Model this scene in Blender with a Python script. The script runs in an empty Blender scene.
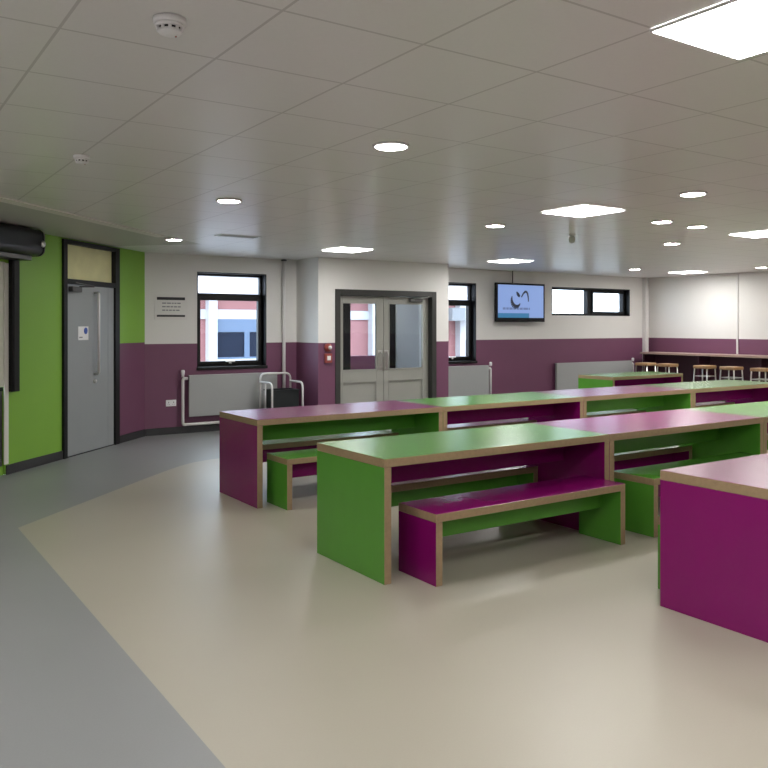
import bpy, bmesh, math, random
from mathutils import Vector, Matrix

# ------------------------------------------------------------------ camera, world, exposure
SC = bpy.context.scene
COL = SC.collection
PI = math.pi
R45 = math.radians(45)
S2 = 1 / math.sqrt(2)

cam_data = bpy.data.cameras.new('camera')
cam = bpy.data.objects.new('camera', cam_data)
COL.objects.link(cam)
cam_data.sensor_fit = 'HORIZONTAL'
cam_data.sensor_width = 36.0
cam_data.lens = 807.1 / 768 * 36.0
cam_data.shift_y = -(384 - 325.6) / 768
cam_data.clip_start = 0.05
cam_data.clip_end = 300
cam.location = (0, 0, 1.55)
cam.rotation_euler = (PI / 2, 0, 0.98 - PI / 2)
SC.camera = cam

world = bpy.data.worlds.new('sky')
SC.world = world
world.use_nodes = True
bg = world.node_tree.nodes['Background']
bg.inputs[0].default_value = (0.74, 0.86, 1.0, 1)
bg.inputs[1].default_value = 8.0

SC.view_settings.view_transform = 'Standard'
SC.view_settings.look = 'None'
SC.view_settings.gamma = 1
SC.view_settings.use_curve_mapping = False
SC.view_settings.exposure = 0.0

PANEL_POWER = 43.0
DOWN_POWER = 110.0

# ------------------------------------------------------------------ main dimensions (metres)
H = 2.576           # ceiling
VB = 11.26          # back wall (u axis = x, v axis = y)
UR = 14.42          # right wall
UC, VC = 3.515, VB  # corner between the back wall and the 45 degree wall
DADO = 1.29
TILE, TU0, TV0 = 0.57, 1.19, 2.367

# ------------------------------------------------------------------ materials
MATS = {}


def nodes_of(name):
    m = bpy.data.materials.new(name)
    m.use_nodes = True
    nt = m.node_tree
    return m, nt, nt.nodes['Principled BSDF']


def mat(name, col, rough=0.5, metal=0.0, noise=0.0, scale=30.0, bump=0.0, spec=0.5, coat=0.0):
    """plain procedural surface: a colour with a little mottling and optional fine bump"""
    m, nt, p = nodes_of(name)
    p.inputs['Roughness'].default_value = rough
    p.inputs['Metallic'].default_value = metal
    p.inputs['Specular IOR Level'].default_value = spec
    p.inputs['Coat Weight'].default_value = coat
    tc = nt.nodes.new('ShaderNodeTexCoord')
    nz = nt.nodes.new('ShaderNodeTexNoise')
    nz.inputs['Scale'].default_value = scale
    nz.inputs['Detail'].default_value = 3
    nt.links.new(tc.outputs['Object'], nz.inputs['Vector'])
    mx = nt.nodes.new('ShaderNodeMix')
    mx.data_type = 'RGBA'
    mx.inputs['A'].default_value = (*[c * (1 - noise) for c in col], 1)
    mx.inputs['B'].default_value = (*[min(1, c * (1 + noise)) for c in col], 1)
    nt.links.new(nz.outputs['Fac'], mx.inputs['Factor'])
    nt.links.new(mx.outputs['Result'], p.inputs['Base Color'])
    if bump:
        b = nt.nodes.new('ShaderNodeBump')
        b.inputs['Strength'].default_value = bump
        b.inputs['Distance'].default_value = 0.002
        nt.links.new(nz.outputs['Fac'], b.inputs['Height'])
        nt.links.new(b.outputs['Normal'], p.inputs['Normal'])
    MATS[name] = m
    return m


def emit(name, col, strength):
    m, nt, p = nodes_of(name)
    p.inputs['Base Color'].default_value = (0.02, 0.02, 0.02, 1)
    p.inputs['Emission Color'].default_value = (*col, 1)
    p.inputs['Emission Strength'].default_value = strength
    MATS[name] = m
    return m


def glass(name, tint=(0.96, 0.98, 0.99), diffuse=None, amount=0.0):
    m = bpy.data.materials.new(name)
    m.use_nodes = True
    nt = m.node_tree
    nt.nodes.clear()
    out = nt.nodes.new('ShaderNodeOutputMaterial')
    tr = nt.nodes.new('ShaderNodeBsdfTransparent')
    tr.inputs[0].default_value = (*tint, 1)
    gl = nt.nodes.new('ShaderNodeBsdfGlossy')
    gl.inputs['Roughness'].default_value = 0.02
    lw = nt.nodes.new('ShaderNodeLayerWeight')
    lw.inputs['Blend'].default_value = 0.5
    pw = nt.nodes.new('ShaderNodeMath'); pw.operation = 'POWER'
    nt.links.new(lw.outputs['Facing'], pw.inputs[0]); pw.inputs[1].default_value = 5.0
    fr = nt.nodes.new('ShaderNodeMath'); fr.operation = 'MULTIPLY_ADD'
    nt.links.new(pw.outputs[0], fr.inputs[0]); fr.inputs[1].default_value = 0.8; fr.inputs[2].default_value = 0.03
    mx = nt.nodes.new('ShaderNodeMixShader')
    nt.links.new(fr.outputs[0], mx.inputs[0])
    nt.links.new(tr.outputs[0], mx.inputs[1])
    nt.links.new(gl.outputs[0], mx.inputs[2])
    last = mx
    if diffuse:
        tl = nt.nodes.new('ShaderNodeBsdfTranslucent')
        tl.inputs[0].default_value = (*diffuse, 1)
        m2 = nt.nodes.new('ShaderNodeMixShader')
        m2.inputs[0].default_value = amount
        nt.links.new(mx.outputs[0], m2.inputs[1])
        nt.links.new(tl.outputs[0], m2.inputs[2])
        last = m2
    nt.links.new(last.outputs[0], out.inputs[0])
    MATS[name] = m
    return m


GREEN = mat('green_laminate', (0.088, 0.30, 0.034), 0.27, noise=0.05, scale=8, spec=0.5)
PLUM = mat('magenta_laminate', (0.21, 0.0025, 0.122), 0.27, noise=0.05, scale=8, spec=0.42)
PLY = mat('birch_ply_edge', (0.31, 0.22, 0.125), 0.5, noise=0.22, scale=40)
WHITEP = mat('white_wall_paint', (0.74, 0.73, 0.71), 0.6, noise=0.02, scale=3)
PLUMP = mat('plum_wall_paint', (0.165, 0.060, 0.114), 0.5, noise=0.05, scale=3)
GREENP = mat('green_wall_paint', (0.22, 0.45, 0.05), 0.5, noise=0.03, scale=3)
SKIRT = mat('dark_skirting', (0.03, 0.03, 0.033), 0.5, noise=0.1)
FRAME = mat('anthracite_aluminium', (0.007, 0.007, 0.008), 0.5, noise=0.1, spec=0.3)
DFRAME = mat('dark_grey_door_frame', (0.036, 0.036, 0.034), 0.45, noise=0.06)
DGREY = mat('grey_door_paint', (0.30, 0.32, 0.33), 0.42, noise=0.04, scale=4)
DBEIGE = mat('warm_grey_door_paint', (0.34, 0.34, 0.31), 0.42, noise=0.03, scale=4)
STEEL = mat('brushed_steel', (0.68, 0.68, 0.67), 0.28, 1.0, noise=0.06)
DSTEEL = mat('dark_metal', (0.10, 0.10, 0.10), 0.4, 0.6, noise=0.1)
RAD = mat('radiator_enamel', (0.36, 0.37, 0.37), 0.45, noise=0.02)
PIPEM = mat('white_gloss_pipe', (0.72, 0.71, 0.70), 0.35, noise=0.02)
BLACK = mat('black_plastic', (0.006, 0.006, 0.007), 0.55, noise=0.1, spec=0.25)
HOUSING = mat('black_shutter_steel', (0.016, 0.016, 0.018), 0.32, 0.3, noise=0.1)
CRATE = mat('dark_crate_plastic', (0.003, 0.006, 0.008), 0.5, noise=0.1)
WPLAST = mat('white_plastic', (0.84, 0.84, 0.85), 0.4, noise=0.02)
GPLAST = mat('grey_plastic', (0.42, 0.42, 0.41), 0.4, noise=0.02)
TRIMW = mat('pale_ceiling_trim', (0.80, 0.77, 0.73), 0.5, noise=0.03)
PLASTER = mat('ceiling_plaster', (0.52, 0.515, 0.47), 0.45, noise=0.02, scale=3)
SHUT = mat('cream_shutter', (0.62, 0.62, 0.54), 0.5, noise=0.03)
COUNTF = mat('mauve_grey_panel', (0.15, 0.13, 0.145), 0.5, noise=0.04)
STOOLW = mat('beech_seat', (0.42, 0.25, 0.13), 0.45, noise=0.25, scale=25)
BARTOP = mat('bar_top_laminate', (0.42, 0.30, 0.26), 0.35, noise=0.08)
BARBODY = mat('deep_plum_panel', (0.055, 0.014, 0.028), 0.45, noise=0.08)
RED = mat('red_plastic', (0.33, 0.07, 0.06), 0.4, noise=0.05)
INK = mat('dark_ink', (0.03, 0.03, 0.035), 0.6, noise=0.05)
INKG = mat('grey_ink', (0.28, 0.28, 0.30), 0.6, noise=0.05)
PAPER = mat('notice_white', (0.72, 0.71, 0.69), 0.55, noise=0.02)
BLUE = mat('sign_blue', (0.03, 0.10, 0.45), 0.4, noise=0.03)
XPINK = mat('pink_brick', (0.27, 0.115, 0.115), 0.8, noise=0.10, scale=6)
XWHITE = mat('outdoor_white_paint', (0.42, 0.41, 0.42), 0.7, noise=0.03)
XBLUE = mat('outdoor_blue_frame', (0.085, 0.125, 0.20), 0.5, noise=0.05)
XDARK = mat('outdoor_dark_pane', (0.009, 0.014, 0.028), 0.6, noise=0.3, scale=3, spec=0.15)
XGREY = mat('outdoor_grey_roof', (0.15, 0.155, 0.165), 0.7, noise=0.1)
XGROUND = mat('outdoor_paving', (0.25, 0.25, 0.25), 0.8, noise=0.1)
LOBBYW = mat('lobby_pale_paint', (0.62, 0.66, 0.72), 0.6, noise=0.02)
GLASS = glass('clear_glass')
FROST = glass('hazy_glass', (0.9, 0.9, 0.9), (0.85, 0.86, 0.9), 0.55)
TRANSOM = mat('cream_translucent_panel', (0.74, 0.71, 0.40), 0.18, noise=0.12, scale=6)
LED = emit('light_diffuser', (1.0, 0.975, 0.945), PANEL_POWER)
SPOT = emit('downlight_lens', (1.0, 0.96, 0.88), DOWN_POWER)
SCREEN = emit('screen_blue', (0.24, 0.36, 0.70), 0.95)
SCRTEAL = emit('screen_teal', (0.03, 0.19, 0.38), 0.9)
SCRINK = mat('screen_dark_mark', (0.02, 0.03, 0.07), 0.4)
SCRGREY = emit('screen_text', (0.15, 0.22, 0.45), 0.8)


def ceiling_material():
    m, nt, p = nodes_of('ceiling_tiles')
    L = nt.links
    tc = nt.nodes.new('ShaderNodeTexCoord')
    sx = nt.nodes.new('ShaderNodeSeparateXYZ')
    L.new(tc.outputs['Object'], sx.inputs[0])

    def line(sock, off):
        a = nt.nodes.new('ShaderNodeMath'); a.operation = 'SUBTRACT'
        L.new(sock, a.inputs[0]); a.inputs[1].default_value = off
        b = nt.nodes.new('ShaderNodeMath'); b.operation = 'DIVIDE'
        L.new(a.outputs[0], b.inputs[0]); b.inputs[1].default_value = TILE
        c = nt.nodes.new('ShaderNodeMath'); c.operation = 'PINGPONG'
        L.new(b.outputs[0], c.inputs[0]); c.inputs[1].default_value = 0.5
        d = nt.nodes.new('ShaderNodeMath'); d.operation = 'LESS_THAN'
        L.new(c.outputs[0], d.inputs[0]); d.inputs[1].default_value = 0.010
        return d.outputs[0]
    lx, ly = line(sx.outputs['X'], TU0), line(sx.outputs['Y'], TV0)
    mxm = nt.nodes.new('ShaderNodeMath'); mxm.operation = 'MAXIMUM'
    L.new(lx, mxm.inputs[0]); L.new(ly, mxm.inputs[1])
    nz = nt.nodes.new('ShaderNodeTexNoise'); nz.inputs['Scale'].default_value = 60
    nz.inputs['Detail'].default_value = 4
    L.new(tc.outputs['Object'], nz.inputs['Vector'])
    base = nt.nodes.new('ShaderNodeMix'); base.data_type = 'RGBA'
    base.inputs['A'].default_value = (0.74, 0.725, 0.715, 1)
    base.inputs['B'].default_value = (0.78, 0.765, 0.755, 1)
    L.new(nz.outputs['Fac'], base.inputs['Factor'])
    mx = nt.nodes.new('ShaderNodeMix'); mx.data_type = 'RGBA'
    L.new(mxm.outputs[0], mx.inputs['Factor'])
    L.new(base.outputs['Result'], mx.inputs['A'])
    mx.inputs['B'].default_value = (0.54, 0.52, 0.51, 1)
    L.new(mx.outputs['Result'], p.inputs['Base Color'])
    p.inputs['Roughness'].default_value = 0.31
    p.inputs['Specular IOR Level'].default_value = 0.5
    MATS['ceiling_tiles'] = m
    return m


def floor_material(name, a, b, rough):
    m, nt, p = nodes_of(name)
    L = nt.links
    tc = nt.nodes.new('ShaderNodeTexCoord')
    nz = nt.nodes.new('ShaderNodeTexNoise'); nz.inputs['Scale'].default_value = 120
    nz.inputs['Detail'].default_value = 4
    n2 = nt.nodes.new('ShaderNodeTexNoise'); n2.inputs['Scale'].default_value = 0.8
    L.new(tc.outputs['Object'], nz.inputs['Vector']); L.new(tc.outputs['Object'], n2.inputs['Vector'])
    add = nt.nodes.new('ShaderNodeMath'); add.operation = 'MULTIPLY_ADD'
    L.new(nz.outputs['Fac'], add.inputs[0]); add.inputs[1].default_value = 0.6
    L.new(n2.outputs['Fac'], add.inputs[2])
    sub = nt.nodes.new('ShaderNodeMath'); sub.operation = 'SUBTRACT'; sub.inputs[1].default_value = 0.3
    L.new(add.outputs[0], sub.inputs[0])
    mx = nt.nodes.new('ShaderNodeMix'); mx.data_type = 'RGBA'
    mx.inputs['A'].default_value = (*a, 1); mx.inputs['B'].default_value = (*b, 1)
    L.new(sub.outputs[0], mx.inputs['Factor'])
    L.new(mx.outputs['Result'], p.inputs['Base Color'])
    p.inputs['Roughness'].default_value = rough
    bp = nt.nodes.new('ShaderNodeBump'); bp.inputs['Strength'].default_value = 0.15
    bp.inputs['Distance'].default_value = 0.001
    L.new(nz.outputs['Fac'], bp.inputs['Height']); L.new(bp.outputs['Normal'], p.inputs['Normal'])
    MATS[name] = m
    return m


CEIL = ceiling_material()
FBEIGE = floor_material('beige_vinyl', (0.385, 0.362, 0.30), (0.43, 0.405, 0.338), 0.38)
FGREY = floor_material('grey_vinyl', (0.235, 0.245, 0.25), (0.28, 0.29, 0.295), 0.40)

# ------------------------------------------------------------------ mesh helpers


class MB:
    """collects shapes into ONE mesh; materials are slots"""

    def __init__(self, *mats):
        self.bm = bmesh.new()
        self.mats = list(mats)

    def slot(self, m):
        if m not in self.mats:
            self.mats.append(m)
        return self.mats.index(m)

    def face(self, pts, m):
        vs = [self.bm.verts.new(p) for p in pts]
        f = self.bm.faces.new(vs)
        f.material_index = self.slot(m)
        return f

    def box(self, x0, x1, y0, y1, z0, z1, m, faces=None):
        """faces: dict of '+x','-x','+y','-y','+z','-z' -> material"""
        faces = faces or {}
        v = [self.bm.verts.new((x, y, z)) for x in (x0, x1) for y in (y0, y1) for z in (z0, z1)]
        q = {'-x': (0, 1, 3, 2), '+x': (4, 6, 7, 5), '-y': (0, 4, 5, 1), '+y': (2, 3, 7, 6), '-z': (0, 2, 6, 4), '+z': (1, 5, 7, 3)}
        for k, idx in q.items():
            f = self.bm.faces.new([v[i] for i in idx])
            f.material_index = self.slot(faces.get(k, m))
        return self

    def tube(self, pts, r, m, seg=10, closed=False):
        pts = [Vector(p) for p in pts]
        n = len(pts)
        rings = []
        up = None
        for i, p in enumerate(pts):
            a = pts[i - 1] if i > 0 else p
            b = pts[i + 1] if i < n - 1 else p
            t = (b - a).normalized()
            if up is None:
                up = Vector((0, 0, 1)) if abs(t.z) < 0.9 else Vector((1, 0, 0))
            s = t.cross(up).normalized()
            up = s.cross(t).normalized()
            rings.append([self.bm.verts.new(p + (s * math.cos(2 * PI * k / seg) + up * math.sin(2 * PI * k / seg)) * r) for k in range(seg)])
        si = self.slot(m)
        for i in range(n - 1):
            for k in range(seg):
                f = self.bm.faces.new([rings[i][k], rings[i][(k + 1) % seg], rings[i + 1][(k + 1) % seg], rings[i + 1][k]])
                f.material_index = si
                f.smooth = True
        for ring in (rings[0], rings[-1]):
            f = self.bm.faces.new(ring)
            f.material_index = si
        return self

    def lathe(self, prof, c, m, seg=24, axis='z'):
        """prof: list of (radius, height) from one end to the other"""
        rings = []
        for r, h in prof:
            ring = []
            for k in range(seg):
                a = 2 * PI * k / seg
                x, y = r * math.cos(a), r * math.sin(a)
                p = {'z': (x, y, h), 'x': (h, x, y), 'y': (x, h, y)}[axis]
                ring.append(self.bm.verts.new(Vector(c) + Vector(p)))
            rings.append(ring)
        si = self.slot(m)
        for i in range(len(rings) - 1):
            for k in range(seg):
                f = self.bm.faces.new([rings[i][k], rings[i][(k + 1) % seg], rings[i + 1][(k + 1) % seg], rings[i + 1][k]])
                f.material_index = si
                f.smooth = True
        for ring in (rings[0], rings[-1]):
            f = self.bm.faces.new(ring)
            f.material_index = si
        return self

    def build(self, name, parent=None, bevel=0.0, seg=2):
        bmesh.ops.recalc_face_normals(self.bm, faces=self.bm.faces)
        me = bpy.data.meshes.new(name)
        self.bm.to_mesh(me)
        self.bm.free()
        for m in self.mats:
            me.materials.append(m)
        o = bpy.data.objects.new(name, me)
        COL.objects.link(o)
        if parent:
            o.parent = parent
        if bevel:
            b = o.modifiers.new('bevel', 'BEVEL')
            b.width = bevel
            b.segments = seg
            b.limit_method = 'ANGLE'
        return o


def arc(c, r, a0, a1, ax, ay, n=6):
    c, ax, ay = Vector(c), Vector(ax), Vector(ay)
    return [c + ax * r * math.cos(a0 + (a1 - a0) * i / n) + ay * r * math.sin(a0 + (a1 - a0) * i / n) for i in range(n + 1)]


def bend(pts, r, n=6):
    """polyline with rounded corners of radius r"""
    pts = [Vector(p) for p in pts]
    out = [pts[0]]
    for i in range(1, len(pts) - 1):
        p, a, b = pts[i], pts[i - 1], pts[i + 1]
        d1, d2 = (a - p).normalized(), (b - p).normalized()
        q1, q2 = p + d1 * r, p + d2 * r
        for k in range(n + 1):
            t = k / n
            out.append(q1 * (1 - t) ** 2 + p * 2 * t * (1 - t) + q2 * t * t)
    out.append(pts[-1])
    return out


def tag(o, label, cat, group=None):
    o['label'] = label
    o['category'] = cat
    if group:
        o['group'] = group
    return o


def thing(name, label, cat, loc=(0, 0, 0), rz=0.0, group=None):
    o = bpy.data.objects.new(name, None)
    o.empty_display_size = 0.1
    COL.objects.link(o)
    o.location = loc
    o.rotation_euler = (0, 0, rz)
    return tag(o, label, cat, group)


def setting(name, loc=(0, 0, 0), rz=0.0, label=None):
    o = bpy.data.objects.new(name, None)
    o.empty_display_size = 0.1
    COL.objects.link(o)
    o.location = loc
    o.rotation_euler = (0, 0, rz)
    o['kind'] = 'structure'
    if label:
        o['label'] = label
    return o


def struct(o):
    o['kind'] = 'structure'
    return o


def place(o, loc, rz=0.0):
    o.location = loc
    o.rotation_euler = (0, 0, rz)
    return o


def copy_tree(src, parent=None):
    c = src.copy()
    COL.objects.link(c)
    if parent:
        c.parent = parent
    for ch in list(src.children):
        copy_tree(ch, c)
    return c


def wall(mb, x0, x1, z0, z1, y0, y1, holes, cuts_x, cuts_z, front, back):
    """wall slab (front face y0 towards the room, back face y1) with holes (x0,x1,z0,z1); front(xm,zm)->material"""
    xs = sorted({x0, x1, *cuts_x, *[h[0] for h in holes], *[h[1] for h in holes]})
    zs = sorted({z0, z1, *cuts_z, *[h[2] for h in holes], *[h[3] for h in holes]})
    xs = [x for x in xs if x0 <= x <= x1]
    zs = [z for z in zs if z0 <= z <= z1]

    def solid(i, j):
        if not (0 <= i < len(xs) - 1 and 0 <= j < len(zs) - 1):
            return False
        xm, zm = (xs[i] + xs[i + 1]) / 2, (zs[j] + zs[j + 1]) / 2
        return not any(h[0] < xm < h[1] and h[2] < zm < h[3] for h in holes)
    for i in range(len(xs) - 1):
        for j in range(len(zs) - 1):
            if not solid(i, j):
                continue
            a, b, c, d = xs[i], xs[i + 1], zs[j], zs[j + 1]
            m = front((a + b) / 2, (c + d) / 2)
            mb.face([(a, y0, c), (b, y0, c), (b, y0, d), (a, y0, d)], m)
            mb.face([(b, y1, c), (a, y1, c), (a, y1, d), (b, y1, d)], back)
            if not solid(i - 1, j):
                mb.face([(a, y0, c), (a, y0, d), (a, y1, d), (a, y1, c)], m)
            if not solid(i + 1, j):
                mb.face([(b, y0, c), (b, y1, c), (b, y1, d), (b, y0, d)], m)
            if not solid(i, j - 1):
                mb.face([(a, y0, c), (a, y1, c), (b, y1, c), (b, y0, c)], m)
            if not solid(i, j + 1):
                mb.face([(a, y0, d), (b, y0, d), (b, y1, d), (a, y1, d)], m)
    bmesh.ops.remove_doubles(mb.bm, verts=mb.bm.verts, dist=0.0005)


def two_tone(xm, zm):
    return PLUMP if zm < DADO else WHITEP


# ------------------------------------------------------------------ the setting
# the 45 degree wall runs from the corner (UC, VC) towards the camera's left; local x = minus distance from the corner
LW_END = 6.6                       # its far (unseen) end, distance from the corner
LWX, LWY = UC - LW_END * S2, VC - LW_END * S2
NEAR_V = -3.2

# floor: one sheet, beige field with a grey walkway on the left and along the back wall
fl = MB(FBEIGE, FGREY)
edge = [(1.115, NEAR_V), (1.115, 6.70), (2.62, 8.21), (2.92, 8.50), (3.10, 8.66), (3.30, 8.80), (3.55, 8.89), (3.85, 8.93), (UR, 8.93)]
fl.face([(UR, NEAR_V, 0)] + [(u, v, 0) for u, v in reversed(edge)][0:] , FBEIGE)
outer = [(LWX, NEAR_V), (LWX, LWY), (UC, VB), (UR, VB), (UR, 8.93)]
# the grey part as quads strips between the edge and the walls (keeps every face convex)
fl.face([(LWX, NEAR_V, 0), (1.115, NEAR_V, 0), (1.115, 6.70, 0), (LWX, LWY, 0)], FGREY)
fl.face([(LWX, LWY, 0), (1.115, 6.70, 0), (2.62, 8.21, 0), (UC, VB, 0)], FGREY)
fl.face([(2.62, 8.21, 0), (2.92, 8.50, 0), (3.10, 8.66, 0), (3.30, 8.80, 0), (UC, VB, 0)], FGREY)
fl.face([(3.30, 8.80, 0), (3.55, 8.89, 0), (3.85, 8.93, 0), (UR, 8.93, 0), (UR, VB, 0), (UC, VB, 0)], FGREY)
bmesh.ops.remove_doubles(fl.bm, verts=fl.bm.verts, dist=0.0005)
floor = struct(fl.build('floor'))
# the lobby's floor beyond the double doors belongs to the same level: part of floor sheet (v < VB)

# ceiling: tiled field with a plain plaster margin along the 45 degree wall
cl = MB(CEIL)
OFF = 1.25                          # plain plaster margin along the 45 degree wall, up to 0.9 m from the corner


def wall_point(d, off):
    return (UC - d * S2 + off * S2, VC - d * S2 - off * S2, H)


M1, M2, M3, M4 = wall_point(0.9, 0), wall_point(0.9, OFF), wall_point(LW_END, OFF), wall_point(LW_END, 0)
cl.face([(LWX, NEAR_V, H), (UR, NEAR_V, H), (UR, VB, H), (UC, VB, H), M1, M2, M3, M4], CEIL)
cl.face([M4, M3, M2, M1], PLASTER)
bmesh.ops.remove_doubles(cl.bm, verts=cl.bm.verts, dist=0.0005)
struct(cl.build('ceiling'))
tr = MB(TRIMW)                      # pale edge strip of the margin, a shallow bead under the ceiling
tr.box(-6.0, -1.85, -OFF, -OFF + 0.13, H - 0.012, H - 0.001, TRIMW)
struct(place(tr.build('trim_1'), (UC, VC, 0), R45))

# back wall with its three windows and the lobby's outer door
W1 = (4.28, 5.385, 0.93, 2.335)
W2 = (8.60, 9.57, 0.90, 2.32)
W3 = (11.50, 13.80, 1.75, 2.31)
OD = (6.70, 7.82, 0.0, 2.10)
wb = MB(WHITEP, PLUMP)


def back_mat(xm, zm):
    if 5.98 < xm < 8.32:
        return LOBBYW
    return two_tone(xm, zm)


wall(wb, UC, UR, 0, H, 0, 0.30, [W1, W2, W3, OD], [5.98, 8.32], [DADO], back_mat, WHITEP)
struct(place(wb.build('wall_back'), (0, VB, 0)))

# 45 degree wall: door opening and servery opening
DOOR = (-1.985, -0.725, 0.0, 2.56)
HATCH = (-4.9, -2.985, 0.0, 2.21)
wl = MB(GREENP, PLUMP)


def left_mat(xm, zm):
    if xm > -0.72:
        return PLUMP if zm < 1.315 else GREENP
    return GREENP


wall(wl, -LW_END, 0, 0, H, 0, 0.22, [DOOR, HATCH], [], [1.315], left_mat, WHITEP)
struct(place(wl.build('wall_left'), (UC, VC, 0), R45))

wr = MB(WHITEP, PLUMP)
wall(wr, -VB, -NEAR_V, 0, H, 0, 0.2, [], [], [DADO], two_tone, WHITEP)
struct(place(wr.build('wall_right'), (UR, 0, 0), -PI / 2))
wn = MB(WHITEP, PLUMP)
wall(wn, -UR, -LWX, 0, H, 0, 0.2, [], [], [DADO], two_tone, WHITEP)
struct(place(wn.build('wall_front'), (0, NEAR_V, 0), PI))
ws = MB(WHITEP, PLUMP)
wall(ws, NEAR_V, LWY, 0, H, 0, 0.2, [], [], [DADO], two_tone, WHITEP)
struct(place(ws.build('wall_side'), (LWX, 0, 0), PI / 2))

# lobby box standing out from the back wall
BU0, BU1, BV = 5.90, 8.375, 10.56
DD = (6.19, 8.115, 0.0, 2.105)
lb = MB(WHITEP, PLUMP)
wall(lb, BU0, BU1, 0, H, 0, 0.16, [DD], [], [DADO], two_tone, LOBBYW)
struct(place(lb.build('wall_lobby_front'), (0, BV, 0)))
ls = MB(WHITEP, PLUMP)             # side facing the window corner
wall(ls, -VB, -(BV + 0.16), 0, H, 0, 0.1, [], [], [DADO], two_tone, LOBBYW)
struct(place(ls.build('wall_lobby_left'), (BU0, 0, 0), -PI / 2))
ls = MB(WHITEP, PLUMP)
wall(ls, BV + 0.16, VB, 0, H, 0, 0.1, [], [], [DADO], two_tone, LOBBYW)
struct(place(ls.build('wall_lobby_right'), (BU1, 0, 0), PI / 2))


def skirting(name, x0, x1, loc, rz, h=0.10, d=0.018):
    b = MB(SKIRT)
    b.box(x0, x1, -d, 0, 0, h, SKIRT)
    struct(place(b.build(name, bevel=0.004), loc, rz))


skirting('baseboard_back', UC + 0.01, BU0 - 0.02, (0, VB, 0), 0)
skirting('baseboard_back_right', BU1 + 0.02, UR - 0.02, (0, VB, 0), 0)
skirting('baseboard_left', -2.985, -1.985, (UC, VC, 0), R45)
skirting('baseboard_left_corner', -0.725, -0.01, (UC, VC, 0), R45)
skirting('baseboard_right', -VB + 0.03, 3.1, (UR, 0, 0), -PI / 2)
skirting('baseboard_lobby_front', BU0, DD[0], (0, BV, 0), 0)
skirting('baseboard_lobby_front_right', DD[1], BU1, (0, BV, 0), 0)
skirting('baseboard_lobby_left', -VB + 0.03, -BV + 0.018, (BU0, 0, 0), -PI / 2)


# ---------------------------------------------------------------- windows
def rect_frame(mb, x0, x1, z0, z1, y0, y1, w, m, wl=None, wr=None, wt=None, wb_=None):
    wl, wr, wt, wb_ = wl or w, wr or w, wt or w, wb_ or w
    mb.box(x0, x0 + wl, y0, y1, z0, z1, m)
    mb.box(x1 - wr, x1, y0, y1, z0, z1, m)
    mb.box(x0 + wl, x1 - wr, y0, y1, z1 - wt, z1, m)
    mb.box(x0 + wl, x1 - wr, y0, y1, z0, z0 + wb_, m)


def pane(x0, x1, z0, z1, y, m, parent, name='pane'):
    b = MB(m)
    b.box(x0, x1, y, y + 0.006, z0, z1, m)
    return b.build(name, parent)


def tall_window(name, w, label):
    x0, x1, z0, z1 = w
    t = setting(name, (0, VB, 0), 0, label)
    zt = z1 - 0.335                     # transom bar
    b = MB(FRAME)
    rect_frame(b, x0, x1, z0, z1, 0.13, 0.24, 0.045, FRAME)
    b.box(x0 + 0.045, x1 - 0.045, 0.13, 0.24, zt - 0.03, zt + 0.03, FRAME)
    rect_frame(b, x0, x1, z0, z1, -0.004, 0.13, 0.014, FRAME)     # dark lining of the reveal
    b.build('frame', t, bevel=0.004)
    pane(x0 + 0.045, x1 - 0.045, zt + 0.03, z1 - 0.045, 0.19, FROST, t)
    s = MB(FRAME)
    rect_frame(s, x0 + 0.045, x1 - 0.045, z0 + 0.045, zt - 0.03, 0.10, 0.17, 0.045, FRAME)
    so = s.build('sash', t, bevel=0.004)
    pane(x0 + 0.09, x1 - 0.09, z0 + 0.09, zt - 0.075, 0.135, GLASS, so)
    h = MB(WPLAST)
    xm = (x0 + x1) / 2
    h.box(xm - 0.07, xm + 0.07, 0.065, 0.10, z0 + 0.075, z0 + 0.095, WPLAST)
    h.box(xm - 0.02, xm + 0.02, 0.075, 0.10, z0 + 0.05, z0 + 0.09, WPLAST)
    ho = h.build('handle', so, bevel=0.004)
    ho['label'] = 'pale window handle'
    sl = MB(FRAME)
    sl.box(x0 - 0.01, x1 + 0.01, -0.03, 0.0, z0 - 0.03, z0 + 0.014, FRAME)
    sl.build('sill', t, bevel=0.005)
    return t


tall_window('window_1', W1, 'tall dark framed window above the long radiator in the left corner')
tall_window('window_2', W2, 'tall dark framed window half hidden behind the lobby wall')

w3 = setting('window_3', (0, VB, 0), 0, 'low wide dark framed high level window right of the screen')
b = MB(FRAME)
x0, x1, z0, z1 = W3
rect_frame(b, x0, x1, z0, z1, 0.13, 0.24, 0.045, FRAME)
rect_frame(b, x0, x1, z0, z1, -0.004, 0.13, 0.014, FRAME)
xm = 12.70
b.box(xm - 0.05, xm + 0.05, 0.13, 0.24, z0 + 0.045, z1 - 0.045, FRAME)
b.build('frame', w3, bevel=0.004)
pane(x0 + 0.045, xm - 0.05, z0 + 0.045, z1 - 0.045, 0.19, GLASS, w3)
b = MB(FRAME)
rect_frame(b, xm + 0.05, x1 - 0.045, z0 + 0.045, z1 - 0.045, 0.10, 0.17, 0.045, FRAME)
so = b.build('sash', w3, bevel=0.004)
pane(xm + 0.095, x1 - 0.09, z0 + 0.09, z1 - 0.09, 0.135, GLASS, so)

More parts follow.
